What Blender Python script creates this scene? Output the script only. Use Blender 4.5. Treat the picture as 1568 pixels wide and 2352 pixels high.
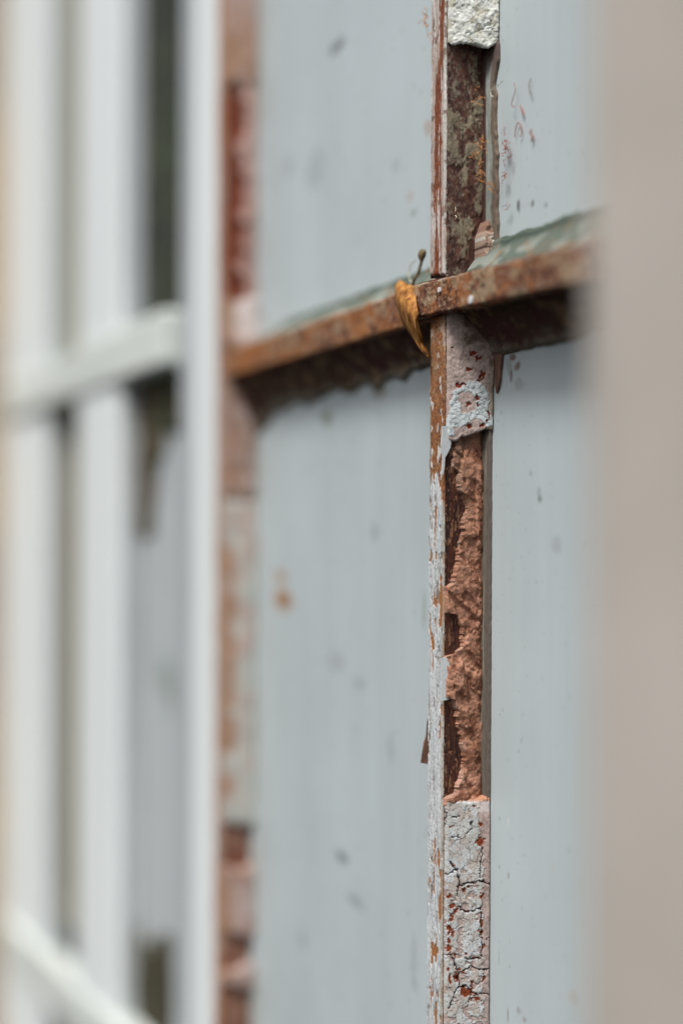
import bpy, math, random
import numpy as np
from mathutils import Vector, Matrix

sc = bpy.context.scene
for o in list(bpy.data.objects): bpy.data.objects.remove(o)
C = sc.collection
R = math.radians

# ------------------------------------------------------------------ camera
AL = R(22.4); SA, CA = math.sin(AL), math.cos(AL)
XC, YC = 0.5353, -0.2601           # camera stands 26 cm off the window, looking along it
F = 3267.0                          # focal length in units of a 1568 wide picture
cam = bpy.data.cameras.new('camera'); co = bpy.data.objects.new('camera', cam); C.objects.link(co)
sc.camera = co
co.location = (XC, YC, 0)
fwd = Vector((-CA, SA, 0)); rgt = Vector((SA, CA, 0)); up = Vector((0, 0, 1))
roll = Matrix.Rotation(R(0.25), 3, 'Z')
co.matrix_world = Matrix.Translation((XC, YC, 0)) @ (Matrix((rgt, up, -fwd)).transposed() @ roll).to_4x4()
cam.sensor_fit = 'HORIZONTAL'; cam.sensor_width = 24.0; cam.lens = 50.0
cam.clip_start = 0.01; cam.clip_end = 100
cam.dof.use_dof = True; cam.dof.focus_distance = 0.583; cam.dof.aperture_fstop = 2.0

# ------------------------------------------------------------------ light
w = bpy.data.worlds.new('World'); sc.world = w; w.use_nodes = True
nt = w.node_tree; nt.nodes.clear()
sky = nt.nodes.new('ShaderNodeTexSky'); sky.sky_type = 'NISHITA'; sky.sun_disc = False
SUN_EL, SUN_AZ = R(58), R(148)       # azimuth clockwise from +Y
sky.sun_elevation = SUN_EL; sky.sun_rotation = SUN_AZ
sky.air_density = 1.0; sky.dust_density = 6.0; sky.ozone_density = 1.0
hs = nt.nodes.new('ShaderNodeHueSaturation'); hs.inputs['Saturation'].default_value = 0.42
bg = nt.nodes.new('ShaderNodeBackground'); bg.inputs['Strength'].default_value = 0.085
ow = nt.nodes.new('ShaderNodeOutputWorld')
nt.links.new(sky.outputs[0], hs.inputs['Color']); nt.links.new(hs.outputs[0], bg.inputs[0]); nt.links.new(bg.outputs[0], ow.inputs[0])
sl = bpy.data.lights.new('sun', 'SUN'); sl.energy = 2.0; sl.angle = R(14); sl.color = (1, .975, .94)
so = bpy.data.objects.new('sun', sl); C.objects.link(so)
sd = Vector((math.sin(SUN_AZ)*math.cos(SUN_EL), math.cos(SUN_AZ)*math.cos(SUN_EL), math.sin(SUN_EL)))
so.rotation_euler = sd.to_track_quat('Z', 'Y').to_euler()
sc.view_settings.view_transform = 'Standard'; sc.view_settings.look = 'None'
sc.view_settings.gamma = 1; sc.view_settings.exposure = 0.5
sc.view_settings.use_curve_mapping = False

# ------------------------------------------------------------------ helpers: measuring
K = 0.583 / F                       # metres per unit at the near glazing bar
def zz(yd): return (1176 - yd) * K
def yd_of(z): return 1176 - z / K
def at_y(xd, yw=0.0):               # world x where the sight line through column xd meets the plane y = yw
    u = (xd - 784) / F
    t = (yw - YC) / (u * CA + SA)
    return XC + t * (u * SA - CA)
def pt_y(xd, yd, yw=0.0):
    u = (xd - 784) / F
    t = (yw - YC) / (u * CA + SA)
    return (XC + t * (u * SA - CA), yw, (1176 - yd) / F * t)
def pt_x(xd, yd, xw):
    u = (xd - 784) / F
    t = (xw - XC) / (u * SA - CA)
    return (xw, YC + t * (u * CA + SA), (1176 - yd) / F * t)

# ------------------------------------------------------------------ helpers: noise (numpy)
def _h(i, j, s):
    n = (i.astype(np.int64) * 374761393 + j.astype(np.int64) * 668265263 + s * 1274126177) & 0x7fffffff
    n = ((n ^ (n >> 13)) * 1274126177) & 0x7fffffff
    n = (n ^ (n >> 16)) & 0xffffff
    return n / float(0xffffff)
def vn(x, y, s=0):
    xi, yi = np.floor(x), np.floor(y); fx, fy = x - xi, y - yi
    fx = fx*fx*(3-2*fx); fy = fy*fy*(3-2*fy)
    a = _h(xi, yi, s); b = _h(xi+1, yi, s); c = _h(xi, yi+1, s); d = _h(xi+1, yi+1, s)
    return (a*(1-fx)+b*fx)*(1-fy) + (c*(1-fx)+d*fx)*fy
def fbm(x, y, s=0, o=4):
    r = 0; amp = 1; tot = 0
    for k in range(o):
        r = r + amp*vn(x*2**k, y*2**k, s+k*17); tot += amp; amp *= .55
    return r / tot
def voro(x, y, s=0):
    xi, yi = np.floor(x), np.floor(y)
    f1 = np.full(x.shape, 9.); f2 = np.full(x.shape, 9.); cid = np.zeros(x.shape)
    for di in (-1, 0, 1):
        for dj in (-1, 0, 1):
            ci, cj = xi+di, yi+dj
            px = ci + _h(ci, cj, s); py = cj + _h(ci, cj, s+5)
            d = np.hypot(px-x, py-y)
            nearer = d < f1
            f2 = np.where(nearer, f1, np.minimum(f2, d)); cid = np.where(nearer, _h(ci, cj, s+9), cid)
            f1 = np.where(nearer, d, f1)
    return f1, f2, cid
def sm(a, b, x):
    t = np.clip((x-a)/(b-a), 0, 1); return t*t*(3-2*t)
def mixc(c, col, m):
    m = np.clip(m, 0, 1)[..., None]; return c*(1-m) + np.array(col)*m
def flat(shape, col): return np.ones(shape+(3,))*np.array(col)
def seg_dist(x, y, pts):
    d = np.full(x.shape, 1e9)
    for (x0, y0), (x1, y1) in zip(pts[:-1], pts[1:]):
        dx, dy = x1-x0, y1-y0
        t = np.clip(((x-x0)*dx+(y-y0)*dy)/(dx*dx+dy*dy), 0, 1)
        d = np.minimum(d, np.hypot(x-x0-t*dx, y-y0-t*dy))
    return d
def in_poly(x, y, pts):
    r = np.zeros(x.shape, bool); n = len(pts)
    for k in range(n):
        (x0, y0), (x1, y1) = pts[k], pts[(k+1) % n]
        if y0 == y1: continue
        c = ((y0 > y) != (y1 > y)) & (x < (x1-x0)*(y-y0)/(y1-y0)+x0)
        r ^= c
    return r

# ------------------------------------------------------------------ helpers: objects
def tag(o, label=None, cat=None, group=None, kind=None):
    if label: o['label'] = label
    if cat: o['category'] = cat
    if group: o['group'] = group
    if kind: o['kind'] = kind
    return o
def empty(name, loc=(0, 0, 0)):
    o = bpy.data.objects.new(name, None); C.objects.link(o); o.location = loc; o.empty_display_size = .02
    return o
def link(name, me, mat, parent=None):
    o = bpy.data.objects.new(name, me); C.objects.link(o)
    if mat: me.materials.append(mat)
    if parent is not None:
        o.parent = parent
        o.matrix_parent_inverse = parent_world(parent).inverted()
    return o
def parent_world(o):
    m = Matrix.Translation(o.location) if o.type == 'EMPTY' else Matrix.Identity(4)
    return m
def grid(name, P, col, mat, parent=None, closed_u=False, smooth=True):
    """P: (nu, nv, 3) array of points, col: (nu, nv, 3) surface colours"""
    nu, nv = P.shape[:2]
    me = bpy.data.meshes.new(name)
    idx = np.arange(nu*nv).reshape(nu, nv)
    if closed_u: idx2 = np.vstack([idx, idx[:1]])
    else: idx2 = idx
    a = idx2[:-1, :-1].ravel(); b = idx2[1:, :-1].ravel(); c = idx2[1:, 1:].ravel(); d = idx2[:-1, 1:].ravel()
    f = np.stack([a, b, c, d], 1)
    me.vertices.add(nu*nv); me.vertices.foreach_set('co', P.reshape(-1).astype(np.float32))
    me.loops.add(f.size); me.loops.foreach_set('vertex_index', f.ravel().astype(np.int32))
    me.polygons.add(len(f)); me.polygons.foreach_set('loop_start', (np.arange(len(f))*4).astype(np.int32))
    me.polygons.foreach_set('use_smooth', np.full(len(f), smooth))
    me.update(calc_edges=True)
    if col is not None:
        at = me.color_attributes.new('tint', 'FLOAT_COLOR', 'POINT')
        cc = np.ones((nu*nv, 4), np.float32); cc[:, :3] = np.clip(col.reshape(-1, 3), 0, 1)
        at.data.foreach_set('color', cc.ravel())
    return link(name, me, mat, parent)
def skirt(P, col, inward):
    """close the rim of an open relief: repeat its border pushed by the vector inward"""
    v = np.array(inward)
    P = np.concatenate([P[:1]+v, P, P[-1:]+v], 0); col = np.concatenate([col[:1], col, col[-1:]], 0)
    P = np.concatenate([P[:, :1]+v, P, P[:, -1:]+v], 1); col = np.concatenate([col[:, :1], col, col[:, -1:]], 1)
    return P, col
def mesh(name, verts, faces, mat, parent=None, bevel=0, smooth=False):
    me = bpy.data.meshes.new(name); me.from_pydata([tuple(v) for v in verts], [], faces); me.update()
    o = link(name, me, mat, parent)
    if smooth:
        for p in me.polygons: p.use_smooth = True
    if bevel:
        b = o.modifiers.new('bevel', 'BEVEL'); b.width = bevel; b.segments = 3
    return o
def box(name, x0, x1, y0, y1, z0, z1, mat, parent=None, bevel=0):
    v = [(x, y, z) for z in (z0, z1) for y in (y0, y1) for x in (x0, x1)]
    f = [(0, 2, 3, 1), (4, 5, 7, 6), (0, 1, 5, 4), (2, 6, 7, 3), (0, 4, 6, 2), (1, 3, 7, 5)]
    return mesh(name, v, f, mat, parent, bevel)
def slab(name, pts, off, mat, parent=None):
    """outline pts (3-D, planar) given a thickness by the vector off"""
    n = len(pts); o = Vector(off)
    v = [Vector(p) for p in pts] + [Vector(p)+o for p in pts]
    f = [tuple(range(n)), tuple(range(2*n-1, n-1, -1))] + [(i, i+n, (i+1) % n+n, (i+1) % n) for i in range(n)]
    return mesh(name, v, f, mat, parent)
def tube(name, pts, r, mat, parent=None, n=5, r1=None):
    pts = [Vector(p) for p in pts]; V = []; Fc = []
    for i, p in enumerate(pts):
        d = (pts[min(i+1, len(pts)-1)] - pts[max(i-1, 0)]).normalized()
        a = d.orthogonal().normalized() if i == 0 else (a - d*a.dot(d)).normalized()
        b = d.cross(a); rr = r if r1 is None else r + (r1-r)*i/(len(pts)-1)
        for k in range(n):
            t = 2*math.pi*k/n; V.append(p + (a*math.cos(t)+b*math.sin(t))*rr)
    for i in range(len(pts)-1):
        for k in range(n):
            Fc.append((i*n+k, i*n+(k+1) % n, (i+1)*n+(k+1) % n, (i+1)*n+k))
    Fc.append(tuple(range(n-1, -1, -1))); Fc.append(tuple(range(len(V)-n, len(V))))
    return V, Fc

# ------------------------------------------------------------------ materials
def mat_new(name):
    m = bpy.data.materials.new(name); m.use_nodes = True
    nt = m.node_tree; b = nt.nodes['Principled BSDF']
    return m, nt, b
def texc(nt, scale, det=6, rough=.6, vec=(1, 1, 1)):
    tc = nt.nodes.new('ShaderNodeTexCoord'); mp = nt.nodes.new('ShaderNodeMapping')
    mp.inputs['Scale'].default_value = vec
    n = nt.nodes.new('ShaderNodeTexNoise'); n.inputs['Scale'].default_value = scale
    n.inputs['Detail'].default_value = det; n.inputs['Roughness'].default_value = rough
    nt.links.new(tc.outputs['Object'], mp.inputs[0]); nt.links.new(mp.outputs[0], n.inputs['Vector'])
    return n
def bump(nt, b, src, strength, dist):
    bp = nt.nodes.new('ShaderNodeBump'); bp.inputs['Strength'].default_value = strength
    bp.inputs['Distance'].default_value = dist
    nt.links.new(src, bp.inputs['Height']); nt.links.new(bp.outputs[0], b.inputs['Normal'])
def mat_tint(name, rough=.85, gscale=2500, gvar=.35, bstr=.5, bdist=.0003, vec=(1, 1, 1), spec=.3):
    """weathered surface: colour pattern from the mesh, plus procedural grain"""
    m, nt, b = mat_new(name)
    at = nt.nodes.new('ShaderNodeAttribute'); at.attribute_name = 'tint'
    n = texc(nt, gscale, 6, .7, vec)
    mr = nt.nodes.new('ShaderNodeMapRange'); mr.inputs['From Min'].default_value = .3; mr.inputs['From Max'].default_value = .7
    mr.inputs['To Min'].default_value = 1-gvar; mr.inputs['To Max'].default_value = 1+gvar
    mx = nt.nodes.new('ShaderNodeVectorMath'); mx.operation = 'MULTIPLY'
    nt.links.new(n.outputs['Fac'], mr.inputs['Value']); nt.links.new(at.outputs['Color'], mx.inputs[0]); nt.links.new(mr.outputs[0], mx.inputs[1])
    nt.links.new(mx.outputs[0], b.inputs['Base Color'])
    b.inputs['Roughness'].default_value = rough; b.inputs['Specular IOR Level'].default_value = spec
    bump(nt, b, n.outputs['Fac'], bstr, bdist)
    return m
def mat_noise(name, c0, c1, scale, rough=.6, vec=(1, 1, 1), lo=.35, hi=.65, bstr=.2, bdist=.0005, spec=.4, det=6):
    m, nt, b = mat_new(name)
    n = texc(nt, scale, det, .6, vec); r = nt.nodes.new('ShaderNodeValToRGB')
    r.color_ramp.elements[0].position = lo; r.color_ramp.elements[1].position = hi
    r.color_ramp.elements[0].color = (*c0, 1); r.color_ramp.elements[1].color = (*c1, 1)
    nt.links.new(n.outputs['Fac'], r.inputs[0]); nt.links.new(r.outputs[0], b.inputs['Base Color'])
    b.inputs['Roughness'].default_value = rough; b.inputs['Specular IOR Level'].default_value = spec
    bump(nt, b, n.outputs['Fac'], bstr, bdist)
    return m
M_BAR = mat_tint('weathered_bar', .8, 1800, .4, .4, .0003, (1, 1, .5))
M_RUST = mat_tint('rusty_iron', .85, 1500, .45, .9, .0005)
M_PUTTY = mat_tint('old_putty', .95, 2200, .25, .5, .0003, spec=.15)
M_TERRA = mat_tint('red_putty', 1.0, 1600, .30, .6, .0004, spec=.1)
M_STRIP = mat_tint('bedding', .8, 1500, .3, .5, .0003, (1, 1, .2))
M_MOSS = mat_tint('mossy_dirt', .95, 600, .5, 1, .001)
M_WALL = mat_noise('wall_render', (.42, .385, .345), (.50, .462, .42), 14, .9, bstr=.5, bdist=.002)
M_OCHRE = mat_noise('ochre_render', (.50, .37, .23), (.36, .31, .25), 7, .9, (1, 1, 1), bstr=.3, bdist=.002)
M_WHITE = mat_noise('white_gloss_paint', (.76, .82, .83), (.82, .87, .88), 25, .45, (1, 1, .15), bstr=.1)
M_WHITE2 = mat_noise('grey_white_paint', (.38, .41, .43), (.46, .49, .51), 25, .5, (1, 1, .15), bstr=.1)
M_RAIL = mat_noise('green_white_paint', (.62, .67, .64), (.72, .77, .73), 25, .5, (.15, 1, 1), bstr=.1)
M_LEAF = mat_noise('foliage', (.09, .085, .035), (.12, .15, .055), 6, .9, spec=.05)
M_FLAKE = mat_noise('paint_flake', (.56, .60, .62), (.66, .69, .71), 700, .7, bstr=.5, bdist=.0003)
M_FLAKEB = mat_noise('brown_flake', (.10, .05, .035), (.22, .12, .08), 500, .8, (1, 1, .3))
M_DRY = mat_noise('dry_leaf', (.16, .06, .02), (.50, .24, .07), 260, .9, (1, 1, .4), .38, .58, bstr=.8, spec=.1)
M_BUD = mat_noise('dry_bud', (.07, .045, .02), (.26, .19, .09), 400, .8)
M_RED = mat_noise('red_thread', (.30, .05, .04), (.42, .12, .06), 900, .6)
M_ORANGE = mat_noise('orange_thread', (.50, .18, .04), (.62, .30, .10), 900, .6)
M_PALE = mat_noise('pale_thread', (.52, .50, .36), (.66, .64, .50), 900, .6)

def mat_glass(name):
    """obscured, film-coated glass: pale, satin, with run marks from the mesh pattern"""
    m, nt, b = mat_new(name)
    at = nt.nodes.new('ShaderNodeAttribute'); at.attribute_name = 'tint'
    n = texc(nt, 60, 4, .6, (1, 1, .06))
    mr = nt.nodes.new('ShaderNodeMapRange'); mr.inputs['From Min'].default_value = .3; mr.inputs['From Max'].default_value = .7
    mr.inputs['To Min'].default_value = .975; mr.inputs['To Max'].default_value = 1.025
    mx = nt.nodes.new('ShaderNodeVectorMath'); mx.operation = 'MULTIPLY'
    nt.links.new(n.outputs['Fac'], mr.inputs['Value']); nt.links.new(at.outputs['Color'], mx.inputs[0]); nt.links.new(mr.outputs[0], mx.inputs[1])
    nt.links.new(mx.outputs[0], b.inputs['Base Color'])
    b.inputs['Roughness'].default_value = .42; b.inputs['Specular IOR Level'].default_value = .35
    return m
M_GLASS = mat_glass('obscured_glass')
def mat_clear(name):
    m, nt, b = mat_new(name); nt.nodes.remove(b); out = nt.nodes['Material Output']
    tr = nt.nodes.new('ShaderNodeBsdfTransparent'); tr.inputs[0].default_value = (.85, .9, .87, 1)
    gl = nt.nodes.new('ShaderNodeBsdfGlossy'); gl.inputs['Roughness'].default_value = .05
    fr = nt.nodes.new('ShaderNodeFresnel'); fr.inputs[0].default_value = 1.12
    mx = nt.nodes.new('ShaderNodeMixShader')
    ge = nt.nodes.new('ShaderNodeNewGeometry'); sb = nt.nodes.new('ShaderNodeMath'); sb.operation = 'SUBTRACT'; sb.inputs[0].default_value = 1
    ml = nt.nodes.new('ShaderNodeMath'); ml.operation = 'MULTIPLY'      # reflect at the entering face only (no false total reflection inside)
    nt.links.new(ge.outputs['Backfacing'], sb.inputs[1]); nt.links.new(sb.outputs[0], ml.inputs[1]); nt.links.new(fr.outputs[0], ml.inputs[0])
    nt.links.new(ml.outputs[0], mx.inputs[0]); nt.links.new(tr.outputs[0], mx.inputs[1]); nt.links.new(gl.outputs[0], mx.inputs[2])
    nt.links.new(mx.outputs[0], out.inputs[0])
    return m
M_CLEAR = mat_clear('clear_glass')

# ------------------------------------------------------------------ the wall either side of the window recess
WN, D = 0.014, 0.0187                # width of a bar's nose, depth from nose to glass
XP = at_y(1326, -.0906)
tag(box('plaster_wall', XP, 1.5, -0.0906, 0.035, -.9, .9, M_WALL, None, .006),
    'smooth beige rendered wall edge close in the foreground at right', 'wall')
XL = at_y(6, 0)
tag(box('plaster_wall', XL-.8, XL, -0.0906, 0.035, -.9, .9, M_OCHRE, None, .006),
    'blurred ochre wall edge at far left behind the white frame', 'wall')

# ------------------------------------------------------------------ rusty window
win = tag(empty('old_window', (0, 0, 0)), 'old window with rusty glazing bars, crumbling putty and pale obscured panes', 'window')
ZB, ZT = -.37, .37

def bar_mesh(x0, front_col, web_col, front_disp, name='glazing_bar', dz=.0003, nf=44, ns=60):
    z = np.arange(ZB, ZT, dz); nz = len(z)
    # perimeter: left side, front (nose), right side (web)
    yl = np.linspace(.028, .0004, 6); a_f = np.linspace(0, 1, nf); a_s = np.linspace(0, 1, ns)
    per = [(0, y, -1, 0, 0, 0) for y in yl]
    per += [(WN*a, 0, 0, -1, 1, a) for a in a_f]
    per += [(WN, .0004 + a*(D+.004), 1, 0, 2, a) for a in a_s]
    per = np.array(per); n = len(per)
    PX = np.repeat(per[:, 0:1], nz, 1); PY = np.repeat(per[:, 1:2], nz, 1); Zg = np.repeat(z[None], n, 0)
    col = np.zeros((n, nz, 3)); kindp = per[:, 4]
    f = kindp == 1; s = kindp == 2; l = kindp == 0
    A = np.repeat(per[:, 5:6], nz, 1)
    cf, hf = front_col(A[f], Zg[f]); cs, hs_ = web_col(A[s], Zg[s])
    col[f] = cf; col[s] = cs; col[l] = cf[:1].repeat(l.sum(), 0)
    nxn = np.repeat(per[:, 2:3], nz, 1); nyn = np.repeat(per[:, 3:4], nz, 1)
    H = np.zeros((n, nz)); H[f] = hf; H[s] = hs_
    # soften and ruin the arrises
    edge = np.minimum(A[f], 1-A[f])
    H[f] -= .0012*np.clip(1-edge/.06, 0, 1)**2
    ragged = (fbm(z/.004, z*0+x0*50, 31, 3)-.5)*.0016
    PXd = PX + nxn*H; PYd = PY + nyn*H
    PXd[l] += ragged[None]*.8
    PXd[f] += ragged[None]*(1-A[f])*.8
    P = np.stack([PXd + x0, PYd, Zg], -1)
    return grid(name, P, col, M_BAR, win)

def front1(a, z):
    y = yd_of(z)
    n1 = fbm(a*7+3, z/.012, 1, 4); n2 = fbm(a*14, z/.02, 2, 4); n3 = fbm(a*20, z/.0015, 3, 4); n4 = fbm(a*9, z/.006, 4, 3)
    # upper length: pinkish primer, red rust runs, pale arrises
    pink = flat(a.shape, (.42, .34, .30)); pink = mixc(pink, (.62, .60, .57), sm(.5, .62, n2))
    rustc = flat(a.shape, (.17, .045, .020)); rustc = mixc(rustc, (.28, .10, .045), sm(.45, .65, n3))
    lo = np.interp(y, [0, 120, 180, 350, 600], [.72, .62, .40, .30, .35]); hi = np.interp(y, [0, 120, 180, 350, 600], [.92, .85, .72, .74, .78])
    ru = sm(0, .08, a-lo+.06+(n1-.5)*.45)*sm(0, .08, hi+.05-a+(n2-.5)*.4)
    ru *= 1-sm(.60, .66, n2)*.8
    up_ = mixc(pink, (.22, .055, .022), ru); up_[ru > .5] = rustc[ru > .5]
    up_ = mixc(up_, (.48, .47, .43), sm(.88, .95, a)*sm(.42, .54, n4)); up_ = mixc(up_, (.15, .07, .04), sm(.62, .68, fbm(a*5, z/.004, 99, 3))*.7); up_ = mixc(up_, (.60, .60, .56), (1-sm(.04, .10, a))*sm(.35, .5, n1))
    # middle: orange rust with pale flecks
    mid = flat(a.shape, (.27, .10, .032)); mid = mixc(mid, (.13, .05, .03), sm(.5, .62, n3)); mid = mixc(mid, (.40, .24, .12), sm(.58, .70, fbm(a*30, z/.0008, 9, 3)))
    n5 = fbm(a*6+8, z/.004, 12, 3); topw = np.interp(y, [720, 800, 950], [.5, .3, .0])
    mid = mixc(mid, (.30, .23, .16), sm(.45, .55, n5)*topw)
    fl = sm(.64, .67, fbm(a*5+1, z/.005, 22, 3))*np.interp(y, [760, 900, 1085], [.3, .9, 1]); mid = mixc(mid, (.58, .57, .54), fl)
    # lower: white paint, vertical splits, rust peeping through
    wp = flat(a.shape, (.60, .63, .64)); wp = mixc(wp, (.47, .50, .51), sm(.45, .65, n2))
    sp = sm(.66, .70, fbm(a*9+5, z/.006, 41, 4)); wp = mixc(wp, (.22, .18, .15), sp)
    fine = sm(.62, .68, fbm(a*26, z/.0022, 43, 3)); wp = mixc(wp, (.30, .30, .29), fine*.7)
    r2 = sm(.60, .63, fbm(a*6+2, z/.009, 44, 4) + .10*sm(.75, .9, a) + .05*(1-sm(0, .15, a)) - .12*sm(1300, 1700, y)*(1-sm(1850, 1950, y)))
    wp = mixc(wp, (.33, .14, .05), r2)
    wp = mixc(wp, (.34, .30, .24), sm(.90, .96, a)*.7)
    e1 = (n1-.5)*60; m1 = sm(680-5, 680+5, y); m2 = sm(0, 12, y-1085-e1-60*np.clip(a-.6, 0, 1)*3 - 40*(1-sm(0, .2, a)))
    c = up_*(1-m1[..., None]) + mid*m1[..., None]; c = c*(1-m2[..., None]) + wp*m2[..., None]
    h = (n3-.5)*.0003 + .0002*(1-ru)*(1-m1) + fl*.0002*m1*(1-m2) + m2*.0004*(1-sp)*(1-r2)
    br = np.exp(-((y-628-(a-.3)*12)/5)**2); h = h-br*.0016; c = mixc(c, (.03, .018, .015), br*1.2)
    return c, h
def web1(a, z):
    y = yd_of(z)
    n1 = fbm(a*6, z/.006, 51, 5); n2 = fbm(a*12, z/.0035, 52, 4); n3 = fbm(a*30, z/.0012, 53, 3); n4 = fbm(a*25, z/.012, 54, 3)
    c = flat(a.shape, (.066, .028, .023)); c = mixc(c, (.12, .055, .040), sm(.45, .6, n2))
    li = np.interp(y, [100, 160, 250, 330, 380, 480, 620], [0, .10, .16, .16, .06, .05, .02]) + .12*np.exp(-((a-.42)/.25)**2)-.10
    c = mixc(c, (.30, .27, .19), sm(.54, .70, n1*.75+n3*.25+li)*.75)
    c = mixc(c, (.22, .18, .15), sm(.50, .70, n3)*.6*(1-sm(.0, .6, a)))
    c = mixc(c, (.16, .055, .03), sm(.68, .78, n2)*.5)
    r = flat(a.shape, (.075, .024, .013)); r = mixc(r, (.035, .014, .012), sm(.45, .6, n4)); r = mixc(r, (.24, .12, .065), sm(.64, .74, fbm(a*40, z/.003, 55, 3)))
    m = sm(900, 905, y)
    c = c*(1-m[..., None])+r*m[..., None]
    h = (n2-.5)*.0006 + (n3-.5)*.0002 + .0003*sm(.5, .6, n1)*(1-m)
    return c, h
bar1 = bar_mesh(0.0, front1, web1, None)

def A_of(xd, x0=0.0): return (pt_x(xd, 1176, x0+WN)[1]-.0004)/(D-.0004)

def putty(name, x0, ylo, yhi, hfun, cfun, mat, bar, na=80, dz=.00025, a0=.02, a1=1.0, elo=None, ehi=None, rag=14):
    """wedge of putty lying against the web of a bar, from level yhi (upper) to ylo (lower); ragged ends from elo / ehi"""
    nz = max(8, int(abs(zz(yhi)-zz(ylo))/dz)); a = np.linspace(a0, a1, na); v = np.linspace(0, 1, nz)
    A, V = np.meshgrid(a, v, indexing='ij')
    lo = np.interp(A, *elo) if elo else np.full(A.shape, float(ylo)); hi = np.interp(A, *ehi) if ehi else np.full(A.shape, float(yhi))
    lo = lo + (fbm(A*9*14/rag+x0*9, A*0+ylo*.01, 3, 3)-.5)*rag; hi = hi + (fbm(A*9*14/rag+x0*9, A*0+yhi*.01, 8, 3)-.5)*rag
    Y = lo + (hi-lo)*V; Z = zz(Y)
    H = hfun(A, Y, Z); col = cfun(A, Y, Z)
    rim = np.minimum(V*nz, (1-V)*nz); H = H - .0010*np.clip(1-rim/4, 0, 1)**2
    H = H - .0012*np.clip(1-(A-a0)/.05, 0, 1)**2 - .0018*np.clip(1-(a1-A)/.06, 0, 1)**2
    P = np.stack([x0+WN+np.maximum(H, -.0002), .0004+A*(D-.0004), Z], -1)
    P, col = skirt(P, col, (0, 0, 0)); P[0, :, 0] = P[-1, :, 0] = x0+WN-.001; P[:, 0, 0] = P[:, -1, 0] = x0+WN-.001; P[:, 0, 2] += .0035 if x0 == 0 else .0005
    return grid(name, P, col, mat, bar)

# -- white chalky block at the top
def h_block(A, Y, Z):
    f1, f2, c = voro(A*5+fbm(A*4, Z/.003, 2)*1.5, Z/.0045+fbm(A*5, Z/.004, 7)*1.5, 3)
    cr = np.exp(-((f2-f1)/.06)**2)*sm(.52, .6, fbm(A*3, Z/.006, 5, 3))
    return .0028 + .0092*A + (fbm(A*5, Z/.004, 61, 5)-.5)*.0020 + (fbm(A*22, Z/.0009, 62, 3)-.5)*.0006 - cr*.0009
def c_block(A, Y, Z):
    c = flat(A.shape, (.70, .72, .68)); c = mixc(c, (.48, .49, .44), sm(.52, .70, fbm(A*16, Z/.0012, 63, 4)))
    c = mixc(c, (.40, .37, .26), sm(.60, .66, fbm(A*7, Z/.004, 64, 4))*.6)
    return c
b_ = putty('putty', 0, 114, -420, h_block, c_block, M_PUTTY, bar1, rag=7, elo=([0, .06, .4, .55, .68, .78, .9, 1], [96, 107, 106, 109, 117, 117, 110, 98]))
b_['label'] = 'chalky white broken putty block'

# -- pink putty with peeling white paint below the crossbar
def q2(pts): return [(898.4+x*.3125, 653.3+y*.3125) for x, y in pts]
def q4(pts): return [(898.4+x*.3125, 1780.4+y*.3125) for x, y in pts]
def scr(A, Y, x0=0.0):              # picture-scale position of the pattern on the putty face
    yw = .0004+A*(D-.0004); xw = x0+WN+.0065*A
    dx, dy = xw-XC, yw-YC
    X = dx*SA+dy*CA; Zc = -dx*CA+dy*SA
    return 784+F*X/Zc
def spots(xd, Y, lst):
    wx = (fbm(xd/9, Y/9, 71, 3)-.5)*11; wy = (fbm(xd/9, Y/9, 72, 3)-.5)*11
    m = np.zeros(xd.shape); fj = (fbm(xd/4, Y/4, 74, 3)-.5)*1.5
    for (x, y, rx, ry) in lst: m = np.maximum(m, 1-sm(.75, 1.05, np.hypot((xd+wx-x)/rx, (Y+wy-y)/ry)+fj))
    return m
RED2 = [(x, y, rx*.3125+1, ry*.3125+1) for (x, y), rx, ry in zip(q2([(440, 460), (575, 510), (610, 540), (555, 620), (650, 665), (640, 690), (480, 740), (500, 730), (550, 880), (620, 830), (620, 880), (560, 1035), (660, 1035), (700, 960), (690, 1000), (600, 560)]),
        [10, 24, 20, 14, 14, 10, 26, 30, 14, 18, 7, 20, 17, 6, 8, 8], [10, 18, 18, 14, 20, 26, 14, 9, 17, 8, 10, 18, 16, 34, 12, 8])]
POLY2 = q2([(470, 760), (560, 705), (640, 722), (690, 790), (697, 900), (712, 955), (700, 1000), (725, 965), (745, 960), (742, 1045), (690, 1047), (640, 990), (600, 980), (540, 1010), (480, 1055), (415, 1052), (408, 960), (420, 850), (440, 790)])
HOLE2 = q2([(480, 800), (560, 790), (600, 850), (600, 920), (540, 945), (500, 935), (500, 880), (465, 850)])
def paint2(A, Y):
    x = scr(A, Y); wx = (fbm(x/11, Y/11, 81, 3)-.5)*11; wy = (fbm(x/11, Y/11, 82, 3)-.5)*11
    m = in_poly(x+wx, Y+wy, POLY2) & ~in_poly(x+wx, Y+wy, HOLE2)
    ex = (A < .16+.1*(fbm(x*0, Y/8, 83, 3)-.5)) & (Y < 1000) & (Y > 960)
    return (m | ex).astype(float), x
def h_mid(A, Y, Z):
    m, x = paint2(A, Y)
    f1, f2, c = voro(x/15+fbm(x/9, Y/9, 4)*1.2, Y/13+fbm(x/9, Y/9, 6)*1.2, 13)
    cr = np.exp(-((f2-f1)/.05)**2)*m
    base = np.interp(Y, [680, 740, 800, 900, 1000], [.0125, .0120, .0090, .0074, .0072])*A**1.1 + .0012
    return base + (fbm(A*5, Z/.005, 91, 4)-.5)*.0009 + (fbm(A*25, Z/.0009, 92, 3)-.5)*.0004 + m*.0002 - cr*.0002 - spots(x, Y, RED2)*.0005
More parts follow.
